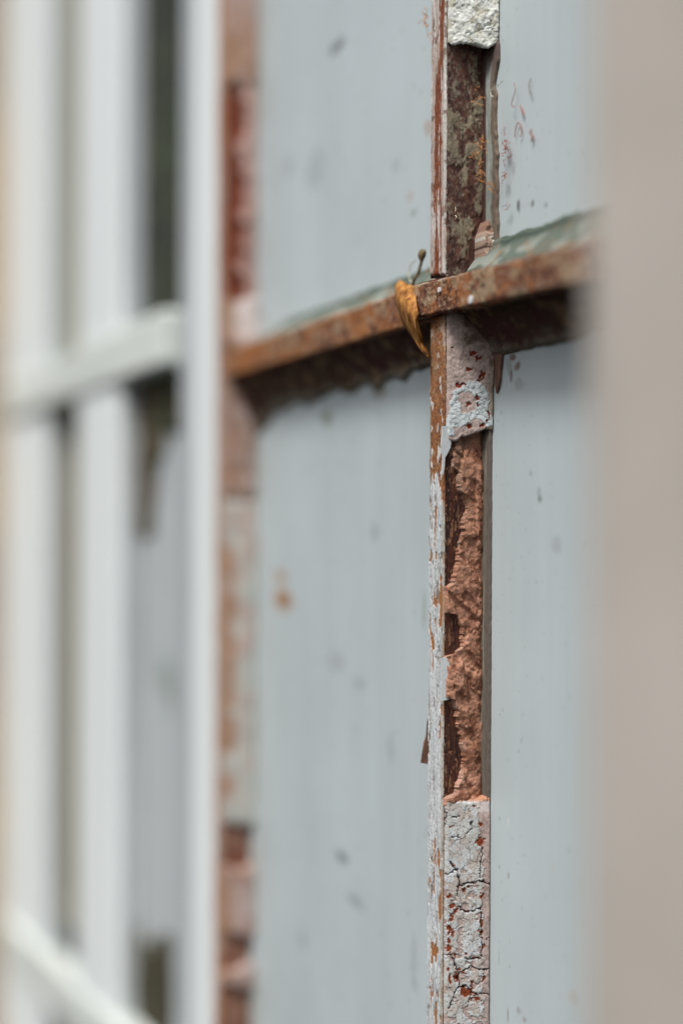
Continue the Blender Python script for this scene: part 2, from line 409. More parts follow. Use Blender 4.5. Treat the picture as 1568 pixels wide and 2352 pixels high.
def c_mid(A, Y, Z):
    m, x = paint2(A, Y)
    n = fbm(x/5, Y/5, 93, 4)
    c = flat(A.shape, (.46, .37, .34)); c = mixc(c, (.32, .25, .22), sm(.48, .62, n)*.8); 
    dirt = sm(.40, .62, fbm(x/20, Y/20, 94, 4)*.5 + .45*np.interp(Y, [700, 760, 830, 900], [1, .75, .35, 0])*sm(.0, .5, A))
    c = mixc(c, (.12, .075, .05), dirt*.9); c = mixc(c, (.30, .25, .17), sm(.8, .95, A)*sm(820, 900, Y)*.7)
    f1, f2, cc = voro(x/15+fbm(x/9, Y/9, 4)*1.2, Y/13+fbm(x/9, Y/9, 6)*1.2, 13)
    pc = flat(A.shape, (.58, .64, .66)); pc = mixc(pc, (.46, .50, .50), sm(.5, .65, n)*.6); pc = mixc(pc, (.14, .11, .10), np.exp(-((f2-f1)/.045)**2)*.85)
    c = c*(1-m[..., None])+pc*m[..., None]
    return mixc(c, (.19, .035, .018), spots(x, Y, RED2))
b_ = putty('putty', 0, 1010, 690, h_mid, c_mid, M_PUTTY, bar1, elo=([0, .12, .25, .6, .85, 1], [1014, 1012, 1008, 996, 986, 983]))
b_['label'] = 'pink putty with red spots and flaking white paint'

# -- rough red putty left in the long break
BND = [(1005, 1040), (1072, 1025), (1080, 1040), (1115, 1038), (1150, 1055), (1170, 1059), (1190, 1048), (1230, 1048), (1265, 1040), (1300, 1036), (1338, 1026), (1348, 1017), (1405, 1018), (1412, 1040), (1440, 1047), (1485, 1050), (1500, 1034), (1508, 1014), (1598, 1014), (1606, 1030), (1660, 1040), (1700, 1050), (1740, 1052), (1790, 1046), (1822, 1034), (1832, 1014)]
by = np.array([b[0] for b in BND]); ba = np.array([A_of(b[1]+(9 if b[1] > 1020 else 0)) for b in BND])
def h_terra(A, Y, Z):
    e = np.interp(Y, by, ba) + (fbm(Y/6, Y*0, 5, 3)-.5)*.10
    inside = sm(-.015, .03, A-e)
    led = fbm(A*3+fbm(A*3, Z/.01, 2)*2, Z/.006+A*2.0, 101, 3)
    big = fbm(A*4, Z/.0045, 102, 4)
    r = .0013 + .0014*sm(.35, .6, led) + (big-.5)*.0018 + (fbm(A*16, Z/.0011, 103, 4)-.5)*.0005
    deep = np.interp(Y, [1010, 1060, 1120], [-.0012, -.0006, 0])
    sh = sm(.72, .76, A)*np.interp(Y, [1060, 1090, 1240, 1300], [0, 1, 1, 0])*.0008
    return np.where(inside > .02, (r*(1-.75*sm(.80, 1, A))+deep+sh)*inside, -.001)
def c_terra(A, Y, Z):
    e = np.interp(Y, by, ba)
    c = flat(A.shape, (.40, .205, .135)); n = fbm(A*6, Z/.004, 104, 4)
    c = mixc(c, (.52, .27, .19), sm(.5, .68, n)); c = mixc(c, (.20, .08, .048), sm(.50, .66, fbm(A*7, Z/.0035, 105, 4))*.7)
    c = mixc(c, (.16, .10, .07), np.clip(np.interp(Y, [1010, 1100, 1240, 1300], [.85, .7, .3, 0])*(1-sm(.45, .8, A))*sm(.35, .55, n), 0, 1))
    c = mixc(c, (.43, .30, .24), (1-sm(.0, .10, A-e))*sm(.45, .60, fbm(A*5, Z/.006, 106, 3))*.5)
    return c
b_ = putty('putty', 0, 1850, 985, h_terra, c_terra, M_TERRA, bar1, na=90, a0=.0)
b_['label'] = 'rough brick red bedding putty exposed in the long gap'

# -- cracked grey-white painted putty at the bottom
RED4 = [(898.4+x*.3125, 1780.4+y*.3125, rx*.3125+1, ry*.3125+1) for x, y, rx, ry in [
    (655, 480, 28, 34), (530, 835, 12, 14), (562, 812, 9, 9), (665, 865, 13, 26), (425, 875, 18, 14), (450, 945, 16, 20), (467, 990, 17, 16), (450, 1020, 10, 18), (440, 1048, 14, 12),
    (425, 1108, 24, 24), (420, 1150, 12, 18), (455, 1150, 10, 34), (425, 1205, 16, 17), (430, 1260, 18, 22), (470, 1305, 12, 20), (665, 1140, 17, 20), (666, 1080, 9, 40),
    (548, 1303, 9, 8), (640, 1332, 24, 6), (420, 1410, 14, 14), (480, 1465, 20, 38), (435, 1475, 10, 40), (498, 1412, 16, 12), (545, 1575, 40, 38), (592, 1532, 16, 22), (630, 1635, 34, 15), (620, 1595, 22, 8),
    (685, 1480, 7, 30), (680, 1230, 8, 26), (400, 1828, 28, 12), (490, 1828, 32, 12), (600, 215, 14, 8), (440, 365, 18, 5), (555, 985, 20, 6), (375, 660, 9, 8), (452, 655, 9, 8), (655, 355, 7, 12), (540, 1440, 14, 5)]]
CR4 = [q4(p) for p in [[(500, 800), (560, 780), (610, 790), (640, 758), (700, 780), (735, 788)], [(425, 615), (450, 650), (485, 680), (500, 800), (485, 880)], [(485, 950), (530, 980), (575, 998), (655, 970)],
    [(385, 1308), (440, 1298), (465, 1350), (478, 1410), (500, 1440)], [(500, 1430), (560, 1415), (592, 1388), (630, 1405), (730, 1420)], [(500, 1440), (500, 1530), (465, 1590), (455, 1640), (420, 1695)],
    [(500, 1535), (550, 1530), (590, 1560), (600, 1590)], [(410, 240), (405, 330), (380, 400)], [(440, 300), (475, 302), (500, 290)], [(590, 330), (592, 385), (560, 425)], [(440, 440), (480, 430), (500, 450)], [(700, 1195), (735, 1190)],
    [(590, 1600), (730, 1605)], [(665, 520), (675, 570), (665, 650), (655, 740)], [(370, 745), (440, 700), (480, 685)], [(660, 960), (668, 1190), (675, 1330), (600, 1340), (540, 1330)]]]
def paint4(A, Y):
    x = scr(A, Y, 0)
    w = (fbm(x/10, Y/10, 111, 4)-.5)
    edge = np.interp(Y, [1830, 1850, 1880, 1960, 2352], [1080, 1096, 1098, 1108, 1112])
    m = (x + w*26 < edge) & (Y + w*14 > 1838)
    m &= ~((fbm(x/16+9, Y/16, 112, 4) > .615) & (Y > 2020))
    return m.astype(float), x
def crk4(x, Y):
    wx = x+(fbm(x/8, Y/8, 113, 4)-.5)*12; wy = Y+(fbm(x/8, Y/8, 114, 4)-.5)*12
    big = np.zeros(x.shape)
    for k, p in enumerate(CR4): big = np.maximum(big, 1-sm(.7, 2.3 if k in (0, 1, 3, 4, 5) else 1.6, seg_dist(wx, wy, p)))
    f1, f2, c = voro(wx/24, wy/30, 21); sec = np.exp(-((f2-f1)/.035)**2)
    f1, f2, c2 = voro(wx/9, wy/14, 23); ter = np.exp(-((f2-f1)/.05)**2)*sm(.52, .60, fbm(x/20, Y/20, 24, 3))
    return big, sec, ter, c
def h_low(A, Y, Z):
    m, x = paint4(A, Y); big, sec, ter, cid = crk4(x, Y)
    return .0012 + .0062*A + (fbm(A*4, Z/.006, 121, 4)-.5)*.0006 + (fbm(A*25, Z/.0010, 122, 3)-.5)*.0002 + m*(.0002+cid*.0002) - big*.0010 - sec*.0002*m - ter*.0001*m - spots(x, Y, RED4)*.0003
def c_low(A, Y, Z):
    m, x = paint4(A, Y); big, sec, ter, cid = crk4(x, Y); n = fbm(x/5, Y/5, 123, 4)
    c = flat(A.shape, (.45, .36, .33)); c = mixc(c, (.30, .22, .20), sm(.46, .62, n)*.8); c = mixc(c, (.60, .54, .52), sm(1835, 1842, Y)*(1-sm(1858, 1866, Y))*sm(.55, .7, A))
    c = mixc(c, (.48, .24, .15), 1-sm(1834, 1840, Y))
    pc = flat(A.shape, (.50, .515, .50)); pc = mixc(pc, (.47, .41, .37), sm(.5, .6, fbm(x/22, Y/26, 124, 4))*.8); pc = mixc(pc, (.55, .58, .59), sm(.52, .6, fbm(x/14+30, Y/18, 125, 4)))
    pc = mixc(pc, (.20, .16, .15), sm(.70, .74, fbm(x/3, Y/6, 126, 3))*.8)
    pc = mixc(pc, (.22, .13, .11), sec*.7); pc = mixc(pc, (.26, .21, .19), ter*.5)
    c = c*(1-m[..., None])+pc*m[..., None]
    c = mixc(c, (.20, .045, .018), spots(x, Y, RED4)); return mixc(c, (.045, .02, .018), big*.95)
b_ = putty('putty', 0, 2800, 1832, h_low, c_low, M_PUTTY, bar1, ehi=([0, .1, .3, .6, 1], [1826, 1832, 1838, 1836, 1826]))
b_['label'] = 'putty under cracked grey white paint with rusty red spots'

# -- fragment of putty in the corner above the crossbar
def h_frag(A, Y, Z): return .0015+.013*A*np.interp(Y, [505, 540, 600], [.35, .7, 1.0]) + (fbm(A*14, Z/.0025, 131, 5)-.5)*.004
def c_frag(A, Y, Z):
    c = flat(A.shape, (.33, .24, .19)); n = fbm(A*9, Z/.003, 132, 4); c = mixc(c, (.25, .15, .11), sm(.45, .6, n)); c = mixc(c, (.45, .43, .38), sm(.55, .65, fbm(A*7, Z/.004, 133, 3)))
    return mixc(c, (.05, .025, .02), np.exp(-((Y-562-A*10)/3)**2)*sm(.3, .5, A))
b_ = putty('putty', 0, 640, 505, h_frag, c_frag, M_PUTTY, bar1, a0=.72, na=60, ehi=([.72, .85, 1], [540, 505, 500]))
b_['label'] = 'small cracked lump of beige putty above the crossbar'

# -- bedding strip on the glass beside the bar
def strip(name, x0, ya, yb, wfun, cfun, bar, y0=D-.0016, dz=.0006):
    nz = int((zz(ya)-zz(yb))/dz); t = np.linspace(0, 1, 22); z = np.linspace(zz(yb), zz(ya), nz)
    T, Z = np.meshgrid(t, z, indexing='ij'); Y = yd_of(Z); W = wfun(Y)
    X = x0+WN-.0003 + T*W; H = (fbm(T*8, Z/.02, 141, 3)-.5)*.0006 + (fbm(T*12, Z/.002, 142, 3)-.5)*.0003
    P = np.stack([X, np.full(X.shape, y0)-H, Z], -1); col = cfun(T, Y, Z, W)
    P = np.concatenate([P, P[-1:]+np.array((0, .0016, 0))], 0); col = np.concatenate([col, col[-1:]*.9], 0)
    return grid(name, P, col, M_STRIP, bar)
def w_up(Y): return .0105 + (fbm(Y/45, Y*0, 151, 3)-.5)*.0035 + np.interp(Y, [0, 110, 150, 200, 380, 480, 560], [0, .001, .0008, -.001, .0012, .0016, .001])
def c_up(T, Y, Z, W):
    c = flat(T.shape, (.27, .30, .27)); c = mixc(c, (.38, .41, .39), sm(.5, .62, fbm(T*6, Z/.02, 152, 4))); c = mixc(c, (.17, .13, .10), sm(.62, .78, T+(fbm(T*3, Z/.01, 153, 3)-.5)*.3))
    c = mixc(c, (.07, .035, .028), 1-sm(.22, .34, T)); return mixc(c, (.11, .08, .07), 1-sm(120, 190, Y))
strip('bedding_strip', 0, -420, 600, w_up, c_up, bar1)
def w_lo(Y): return .0070+(fbm(Y/12, Y*0, 155, 2)-.5)*.0004
def c_lo(T, Y, Z, W):
    c = flat(T.shape, (.15, .135, .11)); c = mixc(c, (.24, .22, .18), sm(.55, .66, fbm(T*5, Z/.02, 156, 4))); return mixc(c, (.125, .105, .09), sm(.6, .75, T))
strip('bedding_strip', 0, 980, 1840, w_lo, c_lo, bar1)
# glazing sliver that stands out under the crossbar
slab('paint_flake', [pt_y(x, y, D-.0012) for x, y in [(1120, 790), (1152, 770), (1149, 830), (1144, 880), (1138, 902), (1134, 880), (1134, 820)]], (0, .0008, 0), M_FLAKEB, bar1)
slab('paint_flake', [pt_x(x, y, WN+.0006) for x, y in q2([(366, 1038), (405, 1036), (412, 1052), (440, 1080), (424, 1110), (432, 1160), (428, 1195), (404, 1245), (388, 1270), (386, 1330), (376, 1395), (362, 1392), (372, 1280), (358, 1180), (364, 1110)])], (.0006, 0, 0), M_FLAKE, bar1)
slab('paint_flake', [pt_x(x, y, WN+.0010) for x, y in [(1013, 1512), (1024, 1508), (1032, 1522), (1036, 1560), (1030, 1570), (1034, 1580), (1031, 1606), (1014, 1609)]], (.0005, 0, 0), M_FLAKE, bar1)
slab('paint_flake', [pt_x(x, y, -.0004) for x, y in [(990, 1622), (990, 1756), (969, 1752), (976, 1706), (981, 1690), (985, 1640)]], (-.0006, 0, 0), M_FLAKEB, bar1)

# -- the far rusty bar
X2 = at_y(494, 0)
def front2(a, z):
    y = yd_of(z); n1 = fbm(a*4, z/.02, 161, 4); c = flat(a.shape, (.38, .24, .17)); c = mixc(c, (.36, .17, .09), sm(.45, .6, n1)); c = mixc(c, (.38, .30, .26), sm(.55, .65, fbm(a*3, z/.05, 162, 3)))
    return c, (n1-.5)*.0008
def web2(a, z):
    n1 = fbm(a*3, z/.015, 163, 4); c = flat(a.shape, (.19, .080, .050)); c = mixc(c, (.28, .15, .105), sm(.45, .6, n1)); return c, (n1-.5)*.001
bar2 = bar_mesh(X2, front2, web2, None, dz=.001, nf=16, ns=20)
K2 = K*.861/.583
def z2y(y): return 1176 - (1176-y)*.861/.583       # far levels expressed at the near bar's scale
def h_pink(A, Y, Z): return .0018+.0075*A+(fbm(A*4, Z/.008, 171, 3)-.5)*.002
def mk_pink(c0, c1):
    def f(A, Y, Z):
        c = mixc(flat(A.shape, c0), c1, sm(.42, .62, fbm(A*4, Z/.010, 172, 4)))
        return mixc(c, (.33, .20, .13), (1-sm(.18, .45, A+(fbm(A*3, Z/.008, 176, 3)-.5)*.5))*sm(.38, .55, fbm(A*0, Z/.03, 177, 3)))
    return f
def h_frail(A, Y, Z):
    e = .45+(fbm(Y/60, Y*0, 173, 3)-.5)*.8; return np.where(A > e, .0035+.004*A+(fbm(A*4, Z/.006, 174, 3)-.5)*.003, .0002)
def c_frail(A, Y, Z):
    e = .45+(fbm(Y/60, Y*0, 173, 3)-.5)*.8; c = flat(A.shape, (.20, .06, .035)); return mixc(c, (.46, .31, .27), sm(0, .1, A-e)*sm(300, 0, Y)*.3+sm(0, .1, A-e)*.75)
for (ya, yb, hf, cf, lab) in [(-600, 203, h_pink, mk_pink((.42, .32, .29), (.36, .23, .17)), 'pinkish putty at the top of the far bar'),
        (203, 690, h_frail, c_frail, 'reddish crumbling putty on the far bar'),
        (685, 800, lambda A, Y, Z: .004+.010*A+(fbm(A*4, Z/.008, 175, 3)-.5)*.003, mk_pink((.60, .53, .51), (.50, .43, .41)), 'pale pink lump of putty above the far end of the crossbar'),
        (860, 1150, h_pink, mk_pink((.30, .20, .16), (.42, .34, .31)), 'dirty brown putty below the crossbar'),
        (1150, 1890, h_pink, mk_pink((.43, .44, .41), (.45, .37, .33)), 'long run of greyish pink putty on the far bar'),
        (1990, 2150, h_pink, mk_pink((.42, .33, .31), (.33, .22, .18)), None),
        (2215, 2270, h_pink, mk_pink((.42, .33, .31), (.33, .22, .18)), None)]:
    b_ = putty('putty', X2, z2y(yb), z2y(ya), hf, cf, M_PUTTY, bar2, na=24, dz=.0008, rag=60)
    if lab: b_['label'] = lab

# ------------------------------------------------------------------ crossbar
def crossbar(name, x0, x1, zc0, zc1, hh0, hh1, yf, depth, cfun, mat, parent, dx=.0004, rag=.0004):
    nx = int((x1-x0)/dx); x = np.linspace(x0, x1, nx)
    zc = np.interp(x, [x0, x1], [zc0, zc1]); hh = np.interp(x, [x0, x1], [hh0, hh1])
    per = [(yf+depth*(1-t), -1, 0) for t in np.linspace(0, 1, 12)][:-1]
    per += [(yf, s, 1) for s in np.linspace(-1, 1, 40)] + [(yf+depth*t, 1, 2) for t in np.linspace(0, 1, 12)][1:]
    per = np.array(per); n = len(per)
    X = np.repeat(x[None], n, 0); S = np.repeat(per[:, 1:2], nx, 1); Y0 = np.repeat(per[:, 0:1], nx, 1); Kd = np.repeat(per[:, 2:3], nx, 1)
    N = fbm(X/.003, S*3+Y0*200, 181, 5); N2 = fbm(X/.0012, S*8+Y0*500, 182, 3)
    H = (N-.5)*rag*2 + (N2-.5)*rag
    r = np.where(Kd == 1, .0010*np.clip((np.abs(S)-.86)/.14, 0, 1)**2, 0)
    Y = Y0 - np.where(Kd == 1, H, 0) + r
    Z = zc + S*(hh + np.where(Kd != 1, H, 0) + (fbm(X/.006, S*0, 183, 3)-.5)*rag*1.5)
    P = np.stack([X, Y, Z], -1); col = cfun(X, S, Z, Kd)
    ctr = P.mean(0)
    # end caps
    def cap(i): return np.repeat(P[:, [i]].mean(0, keepdims=True), n, 0)
    P = np.concatenate([cap(0), P, cap(-1)], 1); col = np.concatenate([col[:, :1], col, col[:, -1:]], 1)
    return grid(name, P, col, mat, parent, closed_u=True)
def c_rust(X, S, Z, Kd):
    a = fbm(X/.010, Z/.006, 191, 5); b = fbm(X/.0035, Z/.003, 192, 4); g = fbm(X/.0012, Z/.0012, 193, 3)
    c = flat(X.shape, (.18, .070, .036)); c = mixc(c, (.30, .115, .042), sm(.48, .62, a)); c = mixc(c, (.075, .032, .022), sm(.50, .62, b)*.8)
    c = mixc(c, (.36, .27, .17), sm(.55, .68, fbm(X/.006+7, Z/.004, 194, 4))*.75); c = mixc(c, (.42, .30, .20), sm(.60, .68, g)*.7)
    return mixc(c, (.46, .36, .27), sm(.80, .95, S)*sm(.35, .55, b)*(Kd == 1)*.8)
def c_rust_hot(X, S, Z, Kd):
    c = c_rust(X, S, Z, Kd); return mixc(c, (.36, .13, .032), sm(-.05, -.27, X)*.0 + .45*sm(.42, .58, fbm(X/.02, Z/.01, 195, 3)) + .35*(1-sm(-.27, -.15, X)))
cb = crossbar('crossbar', X2+.010, .0, .0886, .0886, .0080, .0080, .0008, .020, c_rust_hot, M_RUST, win)
cb['label'] = 'rusty orange crossbar between the glazing bars'
cb2 = crossbar('crossbar', WN, XP+.03, .0870, .0835, .0060, .0060, .0030, .018, c_rust, M_RUST, win, dx=.0008)
cs = crossbar('cover_strip', at_y(948, -.0035), XP+.02, .0890, .0790, .0072, .0060, -.0035, .0036, c_rust, M_RUST, cb2)
cs['label'] = 'rusty flat strip nailed across the front of the bars'
# chips of old paint on the strip
for (x, y, rx, ry) in [(1004, 664, 2.2, 7), (1076, 686, 3.4, 11)]:
    slab('paint_fleck', [pt_y(x+rx*math.cos(t)*(1+.2*math.sin(3*t)), y+ry*math.sin(t)*(1+.15*math.cos(2*t)), -.0046) for t in [k*math.pi/7 for k in range(14)]], (0, .0009, 0), M_FLAKE, cs)

# -- putty fillets above and below the crossbar
def fillet(name, x0, x1, zs0, zs1, rise, cfun, sign, parent, label, yfr=.0035, dx=.0006, rag=.0018):
    nx = int((x1-x0)/dx); x = np.linspace(x0, x1, nx); t = np.linspace(0, 1, 34)
    T, X = np.meshgrid(t, x, indexing='ij'); zs = np.interp(X, [x0, x1], [zs0, zs1])
    R_ = rise(X) + (fbm(X/(.006 if rag<.005 else .016), X*0, 201, 4)-.5)*rag
    Z = zs + sign*T*R_; Y = yfr + (D-yfr-.0002)*T**.8 - (fbm(X/.004, T*4, 202, 4)-.5)*(.0016 if sign < 0 else .0006)*np.sin(np.pi*np.clip(T, 0, 1)) - .0012*np.exp(-((T-.9)/.08)**2)
    P = np.stack([X, Y, Z], -1); col = cfun(X, T, Z)
    P = np.concatenate([P, P[-1:]+np.array((0, .001, 0))], 0); col = np.concatenate([col, col[-1:]], 0)
    if sign < 0: P = P[::-1]; col = col[::-1]
    o = grid(name, P, col, M_MOSS if sign < 0 else M_PUTTY, parent); o['label'] = label; return o
def c_green(X, T, Z):
    n = fbm(X/.008, Z/.006, 211, 4); c = flat(X.shape, (.12, .145, .12)); c = mixc(c, (.29, .31, .275), sm(.50, .62, n)*(1-.7*T)); c = mixc(c, (.27, .15, .085), sm(.62, .7, fbm(X/.005, Z/.004, 212, 4))*.6)
    return mixc(c, (.08, .105, .085), sm(.55, .92, T)*sm(.3, .5, fbm(X/.01, T, 213, 3)))
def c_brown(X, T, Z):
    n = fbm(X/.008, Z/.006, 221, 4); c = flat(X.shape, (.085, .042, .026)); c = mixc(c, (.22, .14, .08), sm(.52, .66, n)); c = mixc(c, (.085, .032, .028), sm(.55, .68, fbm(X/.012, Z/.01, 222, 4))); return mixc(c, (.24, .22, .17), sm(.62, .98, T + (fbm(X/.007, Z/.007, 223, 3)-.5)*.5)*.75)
fillet('putty_fillet', X2+.03, -.001, .0958, .0955, lambda X: np.interp(X, [X2+.03, X2+.08, -.03, 0], [.006, .013, .014, .015]), c_green, 1, cb, 'greenish grey putty along the top of the crossbar')
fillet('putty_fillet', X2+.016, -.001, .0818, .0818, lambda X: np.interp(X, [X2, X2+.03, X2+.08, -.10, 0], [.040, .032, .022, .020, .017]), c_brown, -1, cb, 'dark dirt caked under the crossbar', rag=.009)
fillet('putty_fillet', WN+.001, XP+.01, .0935, .0890, lambda X: .018+X*0, c_green, 1, cb2, 'greenish grey putty with rusty specks behind the strip')
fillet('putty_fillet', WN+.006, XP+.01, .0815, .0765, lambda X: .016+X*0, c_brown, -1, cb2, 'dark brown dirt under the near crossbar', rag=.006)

# ------------------------------------------------------------------ obscured glass panes with run marks and specks
def pane(x0, x1, z0, z1, d, marks, parent=win, seed=0, y=D, base=(.50, .57, .59), vgrad=0):
    nx = int((x1-x0)/d)+2; nz = int((z1-z0)/d)+2
    X, Z = np.meshgrid(np.linspace(x0, x1, nx), np.linspace(z0, z1, nz), indexing='ij')
    c = flat(X.shape, base); st = fbm(X/.006, Z/.25, 231+seed, 4); c = c*(1+(st-.5)[..., None]*.07)
    c = c*(1+(fbm(X/.05, Z/.07, 232+seed, 4)-.5)[..., None]*.16)
    sp = fbm(X/.0016, Z/.0022, 233+seed, 3); c = mixc(c, (.22, .23, .23), sm(.80, .86, sp)*.6)
    gr = np.exp(-np.clip(X-x0, 0, 9)/.020)*(.75 if x0 < -.2 else .0) + .5*np.exp(-np.minimum(np.abs(Z-z0), np.abs(Z-z1))/.005)
    c = mixc(c, (.33, .34, .28), gr*sm(.30, .62, fbm(X/.012, Z/.022, 236+seed, 4)))
    for (xd, yd, rx, ry, colr, s) in marks:
        px, _, pz = pt_y(xd, yd, y); u = (xd-784)/F; tt = (y-YC)/(u*CA+SA); kx = tt/F/ (u*CA+SA)*1.0; kz = tt/F
        n = (fbm(X/.0025, Z/.0035, 240, 3)-.5)*.9
        m = 1-sm(.55, 1.1, np.hypot((X-px)/(rx*kx), (Z-pz)/(ry*kz))+n)
        c = mixc(c, colr, m*s*(.85 if d > .001 else .9))
    P = np.stack([X, np.full(X.shape, y), Z], -1); P, c = skirt(P, c, (0, .003, 0))
    return grid('glass_pane', P, c, M_GLASS, parent, smooth=False)
DK = (.10, .10, .11); BR = (.16, .08, .05); OR = (.40, .20, .07); MS = (.14, .17, .09)
MK = [(770, 105, 20, 16, DK, .8), (652, 1378, 22, 30, OR, 1.1), (645, 1325, 15, 20, OR, .9), (655, 1385, 10, 12, BR, 1), (790, 1970, 16, 18, DK, .7), (820, 2070, 22, 20, DK, .35), (825, 1570, 16, 20, DK, .25),
      (860, 1220, 12, 28, DK, .25), (750, 960, 12, 22, MS, .9), (940, 450, 10, 14, OR, .35), (945, 490, 7, 9, MS, .6), (980, 290, 12, 20, OR, .5), (720, 390, 24, 50, (.27, .29, .29), .4), (660, 380, 14, 30, (.27, .29, .29), .4),
      (905, 380, 12, 24, (.27, .29, .29), .35), (870, 900, 20, 16, (.20, .16, .08), .7), (775, 1520, 22, 30, (.28, .28, .29), .4), (900, 1720, 10, 40, (.26, .27, .28), .35), (700, 2160, 12, 22, (.28, .28, .29), .4), (955, 2200, 9, 60, (.26, .27, .28), .35), (955, 2260, 8, 20, DK, .25), (975, 1400, 5, 60, MS, .4)]
MK2 = [(1187, 470, 5, 16, DK, .9), (1220, 466, 4, 9, DK, .9), (1250, 468, 4, 6, DK, .7), (1175, 820, 9, 10, BR, .95), (1186, 838, 8, 13, BR, .9), (1168, 838, 9, 22, (.24, .28, .22), .6), (1172, 862, 3, 16, BR, .8), (1239, 1145, 5, 9, DK, .75), (1237, 1128, 4, 14, DK, .4), (1218, 1085, 5, 8, DK, .3),
       (1170, 1890, 3, 16, (.62, .65, .64), .8), (1272, 1990, 4, 22, (.52, .55, .54), .7), (1171, 2010, 2, 10, BR, .7), (1150, 1990, 2, 5, DK, .6), (1171, 2330, 2, 22, BR, .6), (1196, 2322, 5, 12, (.25, .2, .19), .6), (1209, 2342, 4, 7, BR, .6), (1320, 2290, 14, 20, (.45, .36, .28), .4), (1150, 1880, 2, 6, DK, .5), (1150, 2200, 1.6, 20, DK, .35),
       (1150, 1640, 1.5, 4, DK, .6), (1280, 1250, 14, 24, (.28, .30, .31), .4), (1150, 945, 2, 5, DK, .6), (1190, 880, 12, 16, (.27, .30, .29), .5)]
for z0, z1, sd_ in [(ZB, .088, 0), (.0905, ZT, 4)]:
    pane(X2+WN, .001, z0, z1, .0016, MK, seed=sd_)
    o = pane(WN-.0005, .14, z0, z1, .0005, MK2, seed=sd_+7)
    # (the rest of the near pane runs on behind the wall edge)
    pane(.1403, XP+.02, z0, z1, .004, [], seed=sd_+9)

# ------------------------------------------------------------------ white painted frame and sash beyond
ww = tag(empty('white_window', (at_y(250), 0, 0)), 'blurred white painted window frame with broad stiles and rails beyond the rusty bars', 'window')
GY = .020
xa, xb = at_y(410, -.004), at_y(503, -.004)
XQ = at_y(438, 0)
box('frame_post', XQ, X2-.0008, 0, GY-.0004, -.7, .7, M_WHITE, ww, .003)
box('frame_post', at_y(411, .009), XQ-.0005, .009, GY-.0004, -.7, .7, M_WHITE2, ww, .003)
box('stile', at_y(178, 0), at_y(268, 0), 0, GY-.0004, -.7, .7, M_WHITE, ww, .004)
box('stile', at_y(6, .002), at_y(104, .002), .002, GY-.0004, -.7, .7, M_WHITE, ww, .004)
# glazing beads at the foot of each stile, greyer
for xq in (268, 100):
    x_ = at_y(xq, 0)
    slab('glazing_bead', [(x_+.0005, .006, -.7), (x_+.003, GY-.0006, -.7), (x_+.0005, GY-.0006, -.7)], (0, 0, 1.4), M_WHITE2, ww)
box('rail', at_y(6, -.004), at_y(411, .009)-.0005, -.004, GY-.0008, .100, .139, M_RAIL, ww, .004)
xr0, xr1 = at_y(6, -.004), at_y(411, .009)-.0005; sl_ = (.474-.420)/(at_y(245)-at_y(15))
zr = lambda x: -.474+(x-at_y(15))*sl_
mesh('rail', [(x, y, zr(x)+h) for h in (-.022, .022) for y in (-.004, GY-.0008) for x in (xr0, xr1)],
     [(0, 2, 3, 1), (4, 5, 7, 6), (0, 1, 5, 4), (2, 6, 7, 3), (0, 4, 6, 2), (1, 3, 7, 5)], M_RAIL, ww, .005)
xw0, xw1, xw2, xw3 = at_y(100, .002), at_y(186, 0), at_y(268, 0), at_y(411, .009)
gw = (.47, .51, .53)
pane(xw2-.002, xw3+.01, -.40, .102, .003, [(385, 1560, 22, 50, (.2, .26, .22), .8), (395, 1610, 12, 50, (.25, .3, .25), .7), (455, 1150, 20, 18, DK, .5)], parent=ww, seed=20, y=GY, base=gw)
pane(xw0-.002, xw1+.01, -.40, .102, .004, [], parent=ww, seed=21, y=GY, base=(.21, .175, .085))
pane(xw0-.002, xw1+.01, .138, .60, .004, [], parent=ww, seed=22, y=GY, base=(.32, .31, .22))
pane(xw0-.002, xw3+.01, -.70, -.45, .006, [], parent=ww, seed=23, y=GY, base=(.33, .32, .28))
cp = box('glass_pane', xw2-.002, xw3+.01, GY, GY+.0015, .138, .60, M_CLEAR, ww); cp['label'] = 'clear pane with dark greenery behind it'
# moss and dirt: wedge under the rail with the rail's shadow painted in, another low down
def patch(name, pts, y, thick, parent, c0, c1, label, seed):
    P3 = [pt_y(x, yy, y) for x, yy in pts]; xs = [p[0] for p in P3]; zs = [p[2] for p in P3]; poly = [(p[0], p[2]) for p in P3]
    nx, nz = 60, 90; X, Z = np.meshgrid(np.linspace(min(xs), max(xs), nx), np.linspace(min(zs), max(zs), nz), indexing='ij')
    ins = in_poly(X+(fbm(X/.01, Z/.015, seed, 3)-.5)*.01, Z+(fbm(X/.01, Z/.015, seed+1, 3)-.5)*.02, poly).astype(float)
    for _ in range(2):
        ins[1:-1, 1:-1] = (ins[:-2, 1:-1]+ins[2:, 1:-1]+ins[1:-1, :-2]+ins[1:-1, 2:]+ins[1:-1, 1:-1])/5
    Y = y + .0015 - ins*thick*(.7+.6*fbm(X/.006, Z/.008, seed+3, 3)); P = np.stack([X, Y, Z], -1)
    c = mixc(flat(X.shape, c0), c1, sm(.45, .6, fbm(X/.01, Z/.02, seed+5, 4)))
    o = grid(name, P, c, M_MOSS, parent); o['label'] = label; return o
patch('moss_shade_patch', [(262, 850), (430, 780), (430, 985), (385, 1000), (365, 1070), (350, 1230), (318, 1240), (310, 1080), (298, 980), (262, 920)], GY, .006, ww, (.10, .068, .045), (.08, .095, .05), 'brown and green moss with painted shadow under the rail', 301)
patch('moss_shade_patch', [(320, 1990), (330, 2150), (352, 2190), (372, 2160), (400, 2150), (405, 2420), (310, 2420), (312, 2150)], GY, .006, ww, (.06, .055, .03), (.045, .04, .025), 'olive moss low on the narrow pane', 311)
